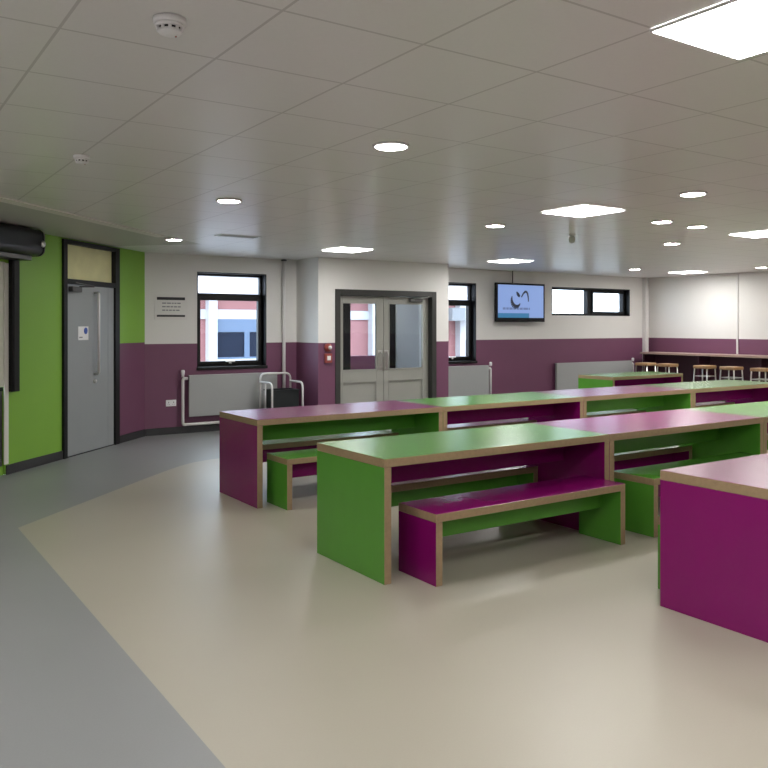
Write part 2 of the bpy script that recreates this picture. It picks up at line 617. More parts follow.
# ---------------------------------------------------------------- grey door in the 45 degree wall
d1 = setting('door_1', (UC, VC, 0), R45, 'tall grey door with glazed panel above in the green wall')
x0, x1, z0, z1 = DOOR
LEAF_T = 2.04
b = MB(FRAME)
b.box(x0, x0 + 0.075, -0.03, 0.12, 0, z1, FRAME)
b.box(x1 - 0.11, x1, -0.03, 0.12, 0, z1, FRAME)
b.box(x0 + 0.075, x1 - 0.11, -0.03, 0.12, z1 - 0.05, z1, FRAME)
b.box(x0 + 0.075, x1 - 0.11, -0.03, 0.12, LEAF_T, LEAF_T + 0.06, FRAME)
b.build('frame', d1, bevel=0.004)
b = MB(TRANSOM)
b.box(x0 + 0.075, x1 - 0.11, 0.03, 0.045, LEAF_T + 0.06, z1 - 0.05, TRANSOM)
po = b.build('transom_panel', d1)
po['label'] = 'pale yellow panel above the door'
b = MB(DGREY)
xs = -0.98                       # seam between the wide leaf and the narrow fixed leaf
b.box(x0 + 0.08, xs - 0.002, -0.005, 0.04, 0.012, LEAF_T - 0.005, DGREY)
leaf = b.build('leaf', d1, bevel=0.003)
b = MB(DGREY)
b.box(xs + 0.002, x1 - 0.115, -0.005, 0.04, 0.012, LEAF_T - 0.005, DGREY)
b.build('leaf', d1, bevel=0.003)
b = MB(STEEL)
hx = -1.30
b.tube(bend([(hx, -0.005, 0.95), (hx, -0.065, 0.95), (hx, -0.065, 1.955), (hx, -0.005, 1.955)], 0.03), 0.016, STEEL, 12)
ho = b.build('pull_handle', leaf)
ho['label'] = 'long brushed steel pull handle'
b = MB(STEEL)
b.lathe([(0.002, -0.03), (0.022, -0.028), (0.026, -0.012), (0.03, -0.005)], (hx, 0, 0.86), STEEL, 16, 'y')
b.build('lock', leaf)
b = MB(DSTEEL)
b.box(-1.86, -1.66, -0.06, -0.006, 1.95, 2.01, DSTEEL)
b.tube(bend([(-1.70, -0.05, 2.015), (-1.55, -0.16, 2.02), (-1.80, -0.06, 2.055)], 0.02), 0.009, DSTEEL)
b.build('door_closer', leaf, bevel=0.004)
b = MB(WPLAST, BLUE)
b.box(-1.66, -1.44, -0.008, -0.004, 1.375, 1.54, WPLAST)
sg = b.build('door_sign', leaf)
sg['label'] = 'small white sign with a blue disc'
b = MB(BLUE)
b.lathe([(0.040, -0.0095), (0.040, -0.008)], (-1.50, 0, 1.487), BLUE, 20, 'y')
b.box(-1.64, -1.57, -0.0095, -0.008, 1.40, 1.415, INKG)
b.build('sign_print', sg)

b = MB(SKIRT)
b.box(DOOR[0], DOOR[1], -0.01, 0.22, -0.01, 0.011, SKIRT)
struct(place(b.build('trim_3'), (UC, VC, 0), R45))

# ---------------------------------------------------------------- servery opening at the far left
# jamb strip, roller housing, guide rail, closed curtain, counter front
tt = MB(TRIMW)
tt.box(-3.015, -2.95, -0.012, 0.0, 0.11, 2.20, TRIMW)
struct(place(tt.build('trim_2', bevel=0.002), (UC, VC, 0), R45))
sl = MB(FGREY)
sl.box(HATCH[0], HATCH[1], 0.0, 0.22, -0.03, -0.0005, FGREY)
struct(place(sl.build('trim_4'), (UC, VC, 0), R45))
shut = thing('roller_shutter', 'black roller shutter housing with dark guide rail beside the green wall', 'shutter', (UC, VC, 0), R45)
b = MB(HOUSING)


def rounded_profile(y0, y1, z0, z1, rad, n=6):
    out = []
    for cy_, cz_, a0 in ((y0 + rad, z0 + rad, PI), (y1 - 0.02, z0 + 0.02, 1.5 * PI), (y1 - 0.02, z1 - 0.02, 0.0), (y0 + rad, z1 - rad, 0.5 * PI)):
        q = rad if cy_ == y0 + rad else 0.02
        out += [(cy_ + q * math.cos(a0 + PI / 2 * k / n), cz_ + q * math.sin(a0 + PI / 2 * k / n)) for k in range(n + 1)]
    return out


def extrude_x(mb, prof, x0, x1, m):
    ra = [mb.bm.verts.new((x0, y, z)) for y, z in prof]
    rb = [mb.bm.verts.new((x1, y, z)) for y, z in prof]
    n = len(prof)
    for k in range(n):
        f = mb.bm.faces.new([ra[k], ra[(k + 1) % n], rb[(k + 1) % n], rb[k]])
        f.material_index = mb.slot(m)
        f.smooth = True
    for ring in (ra, rb):
        f = mb.bm.faces.new(ring)
        f.material_index = mb.slot(m)


extrude_x(b, rounded_profile(-0.30, -0.004, 2.285, 2.562, 0.075), -4.9, -2.785, HOUSING)
b.build('housing', shut)
b = MB(HOUSING)
b.box(-4.9, -2.83, -0.20, -0.004, 2.235, 2.287, HOUSING)
b.build('bottom_guide', shut, bevel=0.006)
b = MB(STEEL)
extrude_x(b, rounded_profile(-0.303, -0.004, 2.282, 2.565, 0.078), -2.785, -2.755, HOUSING)
ec = b.build('end_cap', shut)
b = MB(STEEL)
b.lathe([(0.002, -0.316), (0.030, -0.314), (0.036, -0.303), (0.036, -0.297)], (-2.79, 0, 2.41), STEEL, 20, 'y')
eb = b.build('end_boss', shut)
eb['label'] = 'pale metal boss at the end of the housing'
b = MB(BLACK)
b.box(-2.955, -2.835, -0.06, -0.013, 0.86, 2.24, BLACK)
b.box(-2.94, -2.85, -0.068, -0.06, 0.86, 2.24, BLACK)
b.build('guide_rail', shut, bevel=0.004)
b = MB(SHUT)
for k in range(17):
    z = 0.915 + k * 0.0761
    b.box(-4.9, -2.986, 0.0, 0.012 + 0.003 * (k % 2), z, z + 0.0775, SHUT)
b.build('curtain', shut, bevel=0.004)
ct = thing('servery_counter', 'mauve grey servery counter front under the closed shutter at the left edge', 'counter', (UC, VC, 0), R45)
b = MB(COUNTF)
b.box(-4.88, -2.99, 0.035, 0.21, 0.09, 0.87, COUNTF)
b.build('front_panel', ct, bevel=0.003)
b = MB(BLACK)
b.box(-4.88, -2.99, 0.022, 0.21, 0.87, 0.91, BLACK)
b.build('worktop', ct, bevel=0.006)
b = MB(GREENP)
b.box(-4.88, -2.99, 0.022, 0.21, 0.0, 0.09, GREENP)
pl = b.build('plinth', ct)
pl['label'] = 'green plinth'

# ---------------------------------------------------------------- double doors in the lobby front
d2 = setting('door_2', (0, BV, 0), 0, 'pair of warm grey half glazed doors in a dark frame')
x0, x1, z0, z1 = DD
b = MB(DFRAME)
b.box(x0, x0 + 0.09, -0.015, 0.16, 0, z1, DFRAME)
b.box(x1 - 0.09, x1, -0.015, 0.16, 0, z1, DFRAME)
b.box(x0 + 0.09, x1 - 0.09, -0.015, 0.16, z1 - 0.09, z1, DFRAME)
b.build('frame', d2, bevel=0.005)


def door_leaf(a, c, side, parent):
    """leaf from a to c with a tall pane above and a moulded panel below; local y 0.09..0.135"""
    y0, y1 = 0.085, 0.13
    pz0, pz1 = 0.86, 1.90
    st_l, st_r = (0.085, 0.13) if side < 0 else (0.10, 0.115)
    m = MB(DBEIGE)
    m.box(a, a + st_l, y0, y1, 0.01, 2.01, DBEIGE)
    m.box(c - st_r, c, y0, y1, 0.01, 2.01, DBEIGE)
    m.box(a + st_l, c - st_r, y0, y1, pz1, 2.01, DBEIGE)
    m.box(a + st_l, c - st_r, y0, y1, 0.68, pz0, DBEIGE)
    m.box(a + st_l, c - st_r, y0, y1, 0.01, 0.20, DBEIGE)
    leaf = m.build('leaf', parent, bevel=0.004)
    m = MB(DBEIGE)
    m.box(a + st_l, c - st_r, y0 + 0.02, y1 - 0.01, 0.20, 0.68, DBEIGE)
    m.build('lower_panel', leaf)
    pane(a + st_l, c - st_r, pz0, pz1, y0 + 0.02, GLASS, leaf)
    m = MB(DBEIGE)
    rect_frame(m, a + st_l - 0.012, c - st_r + 0.012, pz0 - 0.012, pz1 + 0.012, y0 - 0.008, y0 + 0.0, 0.02, DBEIGE)
    rect_frame(m, a + st_l - 0.006, c - st_r + 0.006, 0.194, 0.686, y0 - 0.006, y0 + 0.0, 0.016, DBEIGE)
    m.build('bead', leaf)
    px = c - 0.06 if side < 0 else a + 0.05
    m = MB(STEEL)
    m.box(px - 0.04, px + 0.04, y0 - 0.004, y0, 0.84, 1.16, STEEL)
    pp = m.build('push_plate', leaf, bevel=0.001)
    pp['label'] = 'brushed steel push plate'
    m = MB(STEEL)
    m.tube(bend([(px, y0 - 0.003, 0.88), (px, y0 - 0.045, 0.88), (px, y0 - 0.045, 1.12), (px, y0 - 0.003, 1.12)], 0.02), 0.009, STEEL)
    m.build('handle', leaf)
    return leaf


dmid = 7.13
door_leaf(x0 + 0.095, dmid - 0.003, -1, d2)
lr = door_leaf(dmid + 0.003, x1 - 0.095, 1, d2)
b = MB(DSTEEL)
b.box(7.62, 7.86, 0.025, 0.084, 1.93, 1.985, DSTEEL)
b.tube(bend([(7.68, 0.03, 1.99), (7.90, -0.06, 2.0), (7.98, 0.01, 2.02)], 0.03), 0.009, STEEL)
b.build('door_closer', lr, bevel=0.004)

# outer door of the lobby: dark aluminium with one big pane
d3 = setting('door_3', (0, VB, 0), 0, 'dark framed glazed outer door seen through the double doors')
x0, x1, z0, z1 = OD
b = MB(FRAME)
b.box(x0, x0 + 0.22, 0.04, 0.14, 0, z1, FRAME)
b.box(x1 - 0.30, x1, 0.04, 0.14, 0, z1, FRAME)
b.box(x0 + 0.22, x1 - 0.30, 0.04, 0.14, z1 - 0.14, z1, FRAME)
b.build('frame', d3, bevel=0.005)
b = MB(PLUMP)
b.box(x0 + 0.22, x1 - 0.30, 0.06, 0.12, 0.02, 1.05, PLUMP)
kp = b.build('kick_panel', d3)
kp['label'] = 'plum lower panel'
pane(x0 + 0.22, x1 - 0.30, 1.05, z1 - 0.14, 0.09, GLASS, d3)

# ---------------------------------------------------------------- outside: paving and the building opposite
XV = 17.5
g = MB(XGROUND)
g.face([(-6, VB + 0.31, -0.1), (40, VB + 0.31, -0.1), (40, 45, -0.1), (-6, 45, -0.1)], XGROUND)
struct(place(g.build('ground'), (0, 0, 0)))
bd = thing('building', 'pink and white building with blue windows outside the window', 'building', (0, XV, -0.1))
b = MB(XPINK)
b.box(5.6, 15.2, 0, 6, 0, 2.45, XPINK)
b.build('wall', bd)
b = MB(XWHITE)
b.box(5.6, 15.2, -0.05, 0, 1.80, 2.02, XWHITE)
b.build('fascia', bd)
b = MB(XWHITE)
b.box(5.4, 15.4, -0.55, 6.3, 2.62, 2.86, XWHITE)
b.box(5.5, 15.3, -0.3, 6.1, 2.45, 2.62, XWHITE)
b.build('roof', bd)
for cu in (6.95, 11.34, 14.22):
    b = MB(XWHITE)
    b.box(cu - 0.10, cu + 0.10, -0.22, 0.0, 0, 2.45, XWHITE)
    b.build('column', bd)
for a, c in ((7.04, 10.4),):
    b = MB(XBLUE)
    rect_frame(b, a, c, 0.88, 1.80, -0.04, 0.0, 0.05, XBLUE, wt=0.30, wb_=0.04)
    x = a + 0.75
    while x < c - 0.4:
        b.box(x, x + 0.13, -0.04, 0.0, 0.92, 1.50, XBLUE)
        x += 0.95
    wo = b.build('window', bd)
    b = MB(XDARK)
    b.box(a + 0.05, c - 0.05, -0.015, -0.005, 0.92, 1.50, XDARK)
    b.build('pane', wo)
    b = MB(XWHITE)
    b.box(a - 0.05, c + 0.05, -0.16, 0.0, 0.78, 0.88, XWHITE)
    b.build('sill', wo)
b = MB(XGREY)
b.box(13.3, 14.45, -0.9, 0, 1.78, 2.12, XGREY)
b.build('canopy', bd)

# ---------------------------------------------------------------- tables and benches
TL, TD, TH, TT = 1.993, 0.825, 0.752, 0.052
BL, BD_, BH, BT = 1.69, 0.39, 0.43, 0.050


def board_ends(m_out, m_in):
    return {'-x': m_out, '+x': m_in}


def table_parts(root, m_out, m_in):
    b = MB(PLY)
    b.box(0.001, TL - 0.001, 0, TD, TH - TT, TH, PLY, {'+z': m_out, '-z': m_in})
    b.build('tabletop', root, bevel=0.003)
    for s in (0, 1):
        b = MB(PLY)
        a = 0.001 if s == 0 else TL - 0.001 - TT
        f = {'-x': m_out, '+x': m_in} if s == 0 else {'+x': m_out, '-x': m_in}
        b.box(a, a + TT, 0, TD, 0, TH - TT, PLY, f)
        b.build('end_panel', root, bevel=0.003)
    b = MB(m_in)
    b.box(TT + 0.001, TL - TT - 0.001, TD / 2 - 0.012, TD / 2 + 0.012, TH - TT - 0.19, TH - TT, m_in, {'-z': PLY})
    b.build('apron', root, bevel=0.002)


def bench_parts(root, m_out, m_in):
    b = MB(PLY)
    b.box(0, BL, 0, BD_, BH - BT, BH, PLY, {'+z': m_out, '-z': m_in})
    b.build('seat', root, bevel=0.003)
    for s in (0, 1):
        b = MB(PLY)
        a = 0.0 if s == 0 else BL - BT
        f = {'-x': m_out, '+x': m_in} if s == 0 else {'+x': m_out, '-x': m_in}
        b.box(a, a + BT, 0, BD_, 0, BH - BT, PLY, f)
        b.build('end_panel', root, bevel=0.003)
    b = MB(m_in)
    b.box(BT, BL - BT, BD_ / 2 - 0.012, BD_ / 2 + 0.012, BH - BT - 0.15, BH - BT, m_in, {'-z': PLY})
    b.build('apron', root, bevel=0.002)


PROTO = {}


def get(kind, colour, loc, label, cat, group):
    key = (kind, colour)
    if key not in PROTO:
        t = thing(kind, label, cat, loc, 0, group)
        o, i = (GREEN, PLUM) if colour == 'green' else (PLUM, GREEN)
        (table_parts if kind == 'canteen_table' else bench_parts)(t, o, i)
        PROTO[key] = t
    else:
        t = copy_tree(PROTO[key])
        t.location = loc
        tag(t, label, cat, group)
    return t


ROW1 = (2.684, 4.0)
ROW2 = (2.912, 6.27)
ROW3 = (3.75, 2.03)
ROW4 = (9.92, 8.42)
FB, BB, BX = -0.20, TD - 0.16, 0.236     # bench offsets: front, back, along the table

T = [  # row, index, colour, table label, front bench label or None, back bench label or None
    (ROW1, 0, 'green', 'green canteen table whose green end panel faces the open floor in the middle',
     'magenta bench tucked under the near side of the middle green table',
     'magenta bench on the far side of the middle green table'),
    (ROW1, 1, 'plum', 'magenta topped canteen table joined to the right of the nearest green table',
     'green bench with its end panel showing just left of the big magenta table end',
     'green bench on the far side of the middle row magenta table'),
    (ROW1, 2, 'green', 'green canteen table at the right frame edge, third in the middle row', None,
     'magenta bench behind the third table of the middle row at the right edge'),
    (ROW2, 0, 'plum', 'magenta canteen table with its end panel facing left, nearest the radiator and trolley',
     'green bench tucked under the near side of the leftmost magenta table',
     'green bench on the far side of the leftmost magenta table'),
    (ROW2, 1, 'green', 'green canteen table in front of the double doors, second in the far long row',
     'magenta bench on the near side of the green table before the double doors',
     'magenta bench on the far side of the green table before the double doors'),
    (ROW2, 2, 'plum', 'magenta topped canteen table below the wall screen, third in the far long row', None,
     'green bench on the far side of the magenta table below the screen'),
    (ROW2, 3, 'green', 'pale green canteen table before the bar stools, fourth in the far long row', None,
     'magenta bench on the far side of the fourth table in the far long row'),
    (ROW3, 0, 'plum', 'large magenta canteen table nearest the viewer, cut off by the right edge', None,
     'green bench edge just showing behind the nearest magenta table'),
    (ROW4, 0, 'green', 'green canteen table standing alone by the back wall radiator near the bar', None,
     'magenta bench on the far side of the lone green table near the bar'),
]
for (ru, rv), i, colour, lab, fl_, bl_ in T:
    u = ru + TL * i
    shift = -0.055 if (ru, rv) == ROW2 else (0.01 if i == 1 else 0.0)
    tb = get('canteen_table', colour, (u, rv, 0), lab, 'table', 'canteen tables in rows')
    other = 'plum' if colour == 'green' else 'green'
    if fl_:
        get('canteen_bench', other, (u + BX + shift, rv + FB, 0), fl_, 'bench', 'benches along the canteen tables')
    if (ru, rv) == ROW4:
        tb.scale = (0.875, 0.86, 1.0)      # the lone table is a size smaller
    if bl_:
        bb = get('canteen_bench', other, (u + BX, rv + BB - (0.035 if (ru, rv) == ROW3 else 0.0), 0), bl_, 'bench', 'benches along the canteen tables')
        if (ru, rv) == ROW4:
            bb.scale = (0.85, 0.9, 1.0)

# ---------------------------------------------------------------- bar counter and stools on the right wall
bar = thing('bar_counter', 'long dark plum bar counter along the right wall', 'counter', (UR, 11.10, 0), -PI / 2)
# local x = towards the camera side (-v), local y = towards the wall
b = MB(BARTOP)
b.box(0, 7.0, -0.50, -0.02, 0.955, 0.995, BARTOP)
b.build('counter_top', bar, bevel=0.004)
b = MB(BARBODY)
b.box(0.03, 6.97, -0.08, -0.025, 0.11, 0.955, BARBODY)
b.build('back_panel', bar)
for k in range(6):
    b = MB(BARBODY)
    xx = 0.03 + k * 1.3
    b.box(xx, xx + 0.04, -0.44, -0.08, 0, 0.955, BARBODY)
    b.build('support_panel', bar, bevel=0.002)

st = None
SL = ['wooden topped bar stool in the corner, farthest left along the bar',
      'wooden topped bar stool, second from the corner behind the lone green table',
      'wooden topped bar stool, middle one of the five along the bar',
      'wooden topped bar stool below the thin wall conduit, fourth from the corner',
      'wooden topped bar stool at the right edge of the picture, last along the bar']
for k, v in enumerate((10.62, 10.10, 9.27, 8.72, 8.12)):
    if st is None:
        st = thing('bar_stool', SL[0], 'stool', (13.5, v, 0), 0, 'bar stools')
        b = MB(STOOLW)
        b.box(-0.15, 0.15, -0.15, 0.15, 0.742, 0.80, STOOLW)
        b.build('seat', st, bevel=0.012, seg=3)
        for sx in (-1, 1):
            for sy in (-1, 1):
                b = MB(STEEL)
                b.tube([(sx * 0.125, sy * 0.13, 0.742), (sx * 0.16, sy * 0.165, 0.0)], 0.013, STEEL, 10)
                b.build('leg', st)
        b = MB(STEEL)
        rr = [(-0.15, -0.155, 0.22), (0.15, -0.155, 0.22), (0.15, 0.155, 0.22), (-0.15, 0.155, 0.22), (-0.15, -0.155, 0.22)]
        for a, c in zip(rr, rr[1:]):
            b.tube([a, c], 0.010, STEEL, 8)
        b.build('footrest', st)
        b = MB(STEEL)
        rr = [(-0.132, -0.137, 0.60), (0.132, -0.137, 0.60), (0.132, 0.137, 0.60), (-0.132, 0.137, 0.60), (-0.132, -0.137, 0.60)]
        for a, c in zip(rr, rr[1:]):
            b.tube([a, c], 0.008, STEEL, 8)
        b.build('stretcher', st)
        s = st
    else:
        s = copy_tree(st)
        s.location = (13.5, v, 0)
        tag(s, SL[k], 'stool', 'bar stools')


# ---------------------------------------------------------------- radiators and pipes
def radiator(x0, x1, z0, z1, label, pipe_side, long_pipe=False):
    t = thing('radiator', label, 'radiator', (0, VB, 0))
    b = MB(RAD)
    b.box(x0, x1, -0.105, -0.085, z0, z1, RAD)
    n = int((x1 - x0) / 0.05)
    b.build('panel', t, bevel=0.008, seg=3)
    b = MB(RAD)
    b.box(x0 + 0.01, x1 - 0.01, -0.085, -0.035, z1 - 0.02, z1 - 0.004, RAD)
    for k in range(n):
        xx = x0 + 0.02 + k * 0.05
        b.box(xx, xx + 0.008, -0.08, -0.04, z0 + 0.03, z1 - 0.02, RAD)
    b.build('grille', t)
    b = MB(RAD)
    b.bm.free()
    for xx in (x0 + 0.25, x1 - 0.29):
        b = MB(RAD)
        b.box(xx, xx + 0.04, -0.04, -0.001, z0 + 0.05, z1 - 0.05, RAD)
        b.build('bracket', t)
    xe = x0 - 0.075 if pipe_side < 0 else x1 + 0.075
    b = MB(PIPEM)
    if long_pipe:
        b.tube(bend([(x0, -0.06, z1 - 0.05), (xe, -0.06, z1 - 0.05), (xe, -0.06, 0.13), (x1 + 0.05, -0.06, 0.13)], 0.03), 0.021, PIPEM, 12)
        b.tube([(xe, -0.06, z1 - 0.03), (xe, -0.06, z1 + 0.02)], 0.021, PIPEM, 12)
    else:
        b.tube(bend([((x0 if pipe_side < 0 else x1), -0.06, z1 - 0.06), (xe, -0.06, z1 - 0.06), (xe, -0.06, 0.0)], 0.03), 0.021, PIPEM, 12)
    po = b.build('pipe', t)
    po['label'] = 'white supply pipe'
    b = MB(WPLAST)
    b.lathe([(0.012, 0.0), (0.026, 0.01), (0.028, 0.06), (0.018, 0.075)], (xe, -0.06, z1 + (0.0 if long_pipe else -0.02)), WPLAST, 14)
    b.build('valve', t)
    return t


radiator(4.12, 5.52, 0.24, 0.84, 'long grey radiator under the tall left corner window with a white pipe', -1, True)
radiator(8.55, 9.79, 0.24, 0.83, 'grey radiator half hidden behind the lobby below the narrow window', 1)
radiator(11.53, 13.75, 0.24, 0.82, 'wide grey radiator under the high level window by the lone green table', 1)

b = MB(PIPEM)
b.tube([(5.66, -0.045, 0.0), (5.66, -0.045, H - 0.03)], 0.027, PIPEM, 14)
b.lathe([(0.028, 0), (0.045, 0.005), (0.045, 0.02), (0.028, 0.028)], (5.66, -0.045, H - 0.032), DSTEEL, 16)
tag(place(b.build('heating_pipe'), (0, VB, 0)), 'white vertical heating pipe in the left window corner', 'pipe')
b = MB(PIPEM)
b.box(14.20, 14.30, -0.09, -0.002, 0.0, H - 0.002, PIPEM)
tag(place(b.build('pipe_casing', bevel=0.004), (0, VB, 0)), 'white boxed pipe casing in the far right corner', 'pipe')
b = MB(PIPEM)
b.box(-9.20, -9.165, -0.022, -0.001, 1.0, H - 0.002, PIPEM)
tag(place(b.build('cable_conduit', bevel=0.003), (UR, 0, 0), -PI / 2), 'thin white cable conduit running down the right wall', 'conduit')

# ---------------------------------------------------------------- trolley in the corner
tv_ = thing('tubular_trolley', 'white tubular trolley frame in front of the left radiator', 'trolley', (5.17, 10.62, 0))
W_, D_ = 0.50, 0.40
for nm, pts in (('back_hoop', [(0, D_, 0.06), (0, D_, 0.83), (W_, D_, 0.83), (W_, D_, 0.06)]),
                ('arm', [(0, D_, 0.71), (0, 0, 0.71), (0, 0, 0.06)]),
                ('arm', [(W_, D_, 0.71), (W_, 0, 0.71), (W_, 0, 0.06)]),
                ('base_rail', [(0, 0.0, 0.10), (W_, 0.0, 0.10)]),
                ('base_rail', [(0, D_, 0.10), (W_, D_, 0.10)])):
    b = MB(PIPEM)
    b.tube(bend(pts, 0.09) if len(pts) > 2 else pts, 0.016, PIPEM, 12)
    b.build(nm, tv_)
b = MB(PIPEM)
b.tube([(0.0, D_ * 0.55, 0.71), (0.0, D_ * 0.55, 0.10)], 0.012, PIPEM, 10)
b.build('upright', tv_)
for x in (0, W_):
    for y in (0, D_):
        b = MB(BLACK)
        b.lathe([(0.012, -0.012), (0.03, -0.012), (0.03, 0.012), (0.012, 0.012)], (x, y, 0.03), BLACK, 16, 'x')
        b.tube([(x, y, 0.03), (x, y, 0.07)], 0.008, BLACK, 8)
        b.build('castor', tv_)
cr = thing('crate', 'black open topped crate held in the white tubular trolley', 'crate', (5.20, 10.66, 0))
b = MB(CRATE)
cx0, cx1, cy0, cy1, cz0, cz1 = 0.015, 0.43, 0.0, 0.31, 0.117, 0.585
b.box(cx0, cx1, cy0, cy1, cz0, cz0 + 0.015, CRATE)
b.box(cx0, cx0 + 0.014, cy0, cy1, cz0 + 0.015, cz1, CRATE)
b.box(cx1 - 0.014, cx1, cy0, cy1, cz0 + 0.015, cz1, CRATE)
b.box(cx0 + 0.014, cx1 - 0.014, cy0, cy0 + 0.014, cz0 + 0.015, cz1, CRATE)
b.box(cx0 + 0.014, cx1 - 0.014, cy1 - 0.014, cy1, cz0 + 0.015, cz1, CRATE)
b.build('body', cr, bevel=0.004)
b = MB(CRATE)
rx0, rx1, ry0, ry1 = cx0 - 0.012, cx1 + 0.012, cy0 - 0.012, cy1 + 0.012
b.box(rx0, rx1, ry0, ry0 + 0.026, cz1, cz1 + 0.022, CRATE)
b.box(rx0, rx1, ry1 - 0.026, ry1, cz1, cz1 + 0.022, CRATE)
b.box(rx0, rx0 + 0.026, ry0 + 0.026, ry1 - 0.026, cz1, cz1 + 0.022, CRATE)
b.box(rx1 - 0.026, rx1, ry0 + 0.026, ry1 - 0.026, cz1, cz1 + 0.022, CRATE)
b.build('rim', cr, bevel=0.005)

# ---------------------------------------------------------------- wall screen
tv = thing('wall_screen', 'flat blue information screen on the back wall between two windows', 'screen', (10.53, VB - 0.16, 1.98))
b = MB(BLACK)
b.box(-0.62, 0.62, 0.0, 0.05, -0.36, 0.36, BLACK)
b.build('housing', tv, bevel=0.01, seg=3)
b = MB(SCREEN)
b.box(-0.575, 0.575, -0.004, 0.0, -0.285, 0.325, SCREEN)
scr = b.build('display', tv)
b = MB(SCRTEAL)
b.box(-0.575, 0.20, -0.007, -0.004, -0.285, -0.20, SCRTEAL)
b.build('caption_bar', scr)
b = MB(SCRINK)                      # the emblem: a crescent with a spot and a hooked arc beside it


def ribbon(pts, widths):
    for (p, q, w0, w1) in zip(pts, pts[1:], widths, widths[1:]):
        dx, dz = q[0] - p[0], q[1] - p[1]
        L = math.hypot(dx, dz) or 1
        nx, nz = -dz / L, dx / L
        vs = [(p[0] + nx * w0, p[1] + nz * w0), (p[0] - nx * w0, p[1] - nz * w0), (q[0] - nx * w1, q[1] - nz * w1), (q[0] + nx * w1, q[1] + nz * w1)]
        b.face([(x, -0.0075, z) for x, z in vs], SCRINK)


cres = [(-0.13 + 0.115 * math.cos(a), 0.05 + 0.13 * math.sin(a)) for a in [math.radians(150 + 15 * k) for k in range(13)]]
ribbon(cres, [0.008 + 0.034 * math.sin(PI * k / 12) for k in range(13)])
b.build('emblem_crescent', scr)
b = MB(SCRINK)
ribbon([(-0.12, 0.20), (-0.085, 0.15), (-0.04, 0.11)], [0.012, 0.035, 0.02])
b.build('emblem_wing', scr)
b = MB(SCRINK)
hook = [(0.00, 0.10), (0.05, 0.17), (0.11, 0.215), (0.155, 0.18), (0.175, 0.10), (0.18, 0.02)]
ribbon(hook, [0.012, 0.016, 0.02, 0.02, 0.016, 0.010])
b.build('emblem_hook', scr)
b = MB(SCRGREY)
random.seed(4)
x = -0.46
while x < 0.20:
    w = random.uniform(0.05, 0.12)
    b.box(x, min(x + w, 0.22), -0.0065, -0.004, -0.135, -0.095, SCRGREY)
    x += w + 0.02
b.build('caption_text', scr)
b = MB(DSTEEL)
b.box(-0.12, 0.12, 0.05, 0.158, -0.15, 0.15, DSTEEL)
b.build('bracket', tv)
b = MB(BLACK)
b.tube([(-0.12, 0.10, 0.15), (-0.12, 0.10, H - 1.98 - 0.003)], 0.008, BLACK, 8)
b.build('cable', tv)

# ---------------------------------------------------------------- notice, socket, call point
nt_ = thing('wall_notice', 'white notice with dark bars above and below small text left of the window', 'notice', (3.89, VB, 1.82))
b = MB(PAPER)
b.box(-0.24, 0.24, -0.008, -0.001, -0.19, 0.17, PAPER)
b.build('board', nt_, bevel=0.002)
b = MB(INK)
b.box(-0.205, 0.205, -0.011, -0.008, 0.095, 0.135, INK)
b.build('header_bar', nt_)
b = MB(INK)
b.box(-0.205, 0.205, -0.011, -0.008, -0.145, -0.118, INK)
b.build('footer_bar', nt_)
b = MB(INKG)
random.seed(2)
for z in (0.05, 0.0, -0.05):
    x = -0.13
    while x < 0.13:
        w = random.uniform(0.025, 0.06)
        b.box(x, min(x + w, 0.14), -0.010, -0.008, z - 0.010, z + 0.008, INKG)
        x += w + 0.012
b.build('text_lines', nt_)

so = thing('wall_socket', 'white double socket low on the plum wall left of the radiator', 'socket', (3.89, VB, 0.445))
b = MB(WPLAST)
b.box(-0.075, 0.075, -0.012, -0.001, -0.045, 0.045, WPLAST)
b.build('plate', so, bevel=0.004)
b = MB(BLACK)
for sx in (-0.036, 0.036):
    b.box(sx - 0.004, sx + 0.004, -0.0135, -0.012, 0.0, 0.018, BLACK)
    for q in (-0.011, 0.011):
        b.box(sx + q - 0.004, sx + q + 0.004, -0.0135, -0.012, -0.022, -0.016, BLACK)
b.build('pin_holes', so)
for sx in (-0.036, 0.036):
    b = MB(WPLAST)
    b.box(sx - 0.008, sx + 0.008, -0.017, -0.012, 0.024, 0.038, WPLAST)
    b.build('switch', so, bevel=0.002)

fp = thing('fire_call_point', 'small red fire call point on the plum wall left of the double doors', 'alarm', (6.06, BV, 1.06))
b = MB(RED)
b.box(-0.06, 0.06, -0.045, -0.001, -0.07, 0.07, RED)
b.build('body', fp, bevel=0.008, seg=3)
b = MB(WPLAST)
b.box(-0.03, 0.03, -0.049, -0.045, -0.03, 0.035, WPLAST)
b.build('break_glass', fp)
fs = thing('alarm_sounder', 'red alarm sounder with pale front above the call point by the double doors', 'alarm', (6.06, BV, 1.22))
b = MB(RED)
b.lathe([(0.062, -0.001), (0.062, -0.03), (0.045, -0.06), (0.03, -0.075)], (0, 0, 0), RED, 20, 'y')
b.build('body', fs)
b = MB(WPLAST)
b.lathe([(0.03, -0.075), (0.028, -0.085), (0.01, -0.09)], (0, 0, 0), WPLAST, 16, 'y')
b.build('lens', fs)


# ---------------------------------------------------------------- ceiling fittings
def panel_light(u, v, label, src=[None]):
    if src[0] is None:
        t = thing('ceiling_panel_light', label, 'light', (u, v, H), 0, 'square ceiling panel lights')
        w = 0.262
        b = MB(WPLAST)
        rect_frame_h(b, w)
        b.build('frame', t, bevel=0.002)
        b = MB(LED)
        b.box(-w + 0.006, w - 0.006, -w + 0.006, w - 0.006, -0.010, -0.002, LED)
        b.build('diffuser', t)
        src[0] = t
    else:
        t = copy_tree(src[0])
        t.location = (u, v, H)
        tag(t, label, 'light', 'square ceiling panel lights')
    return t


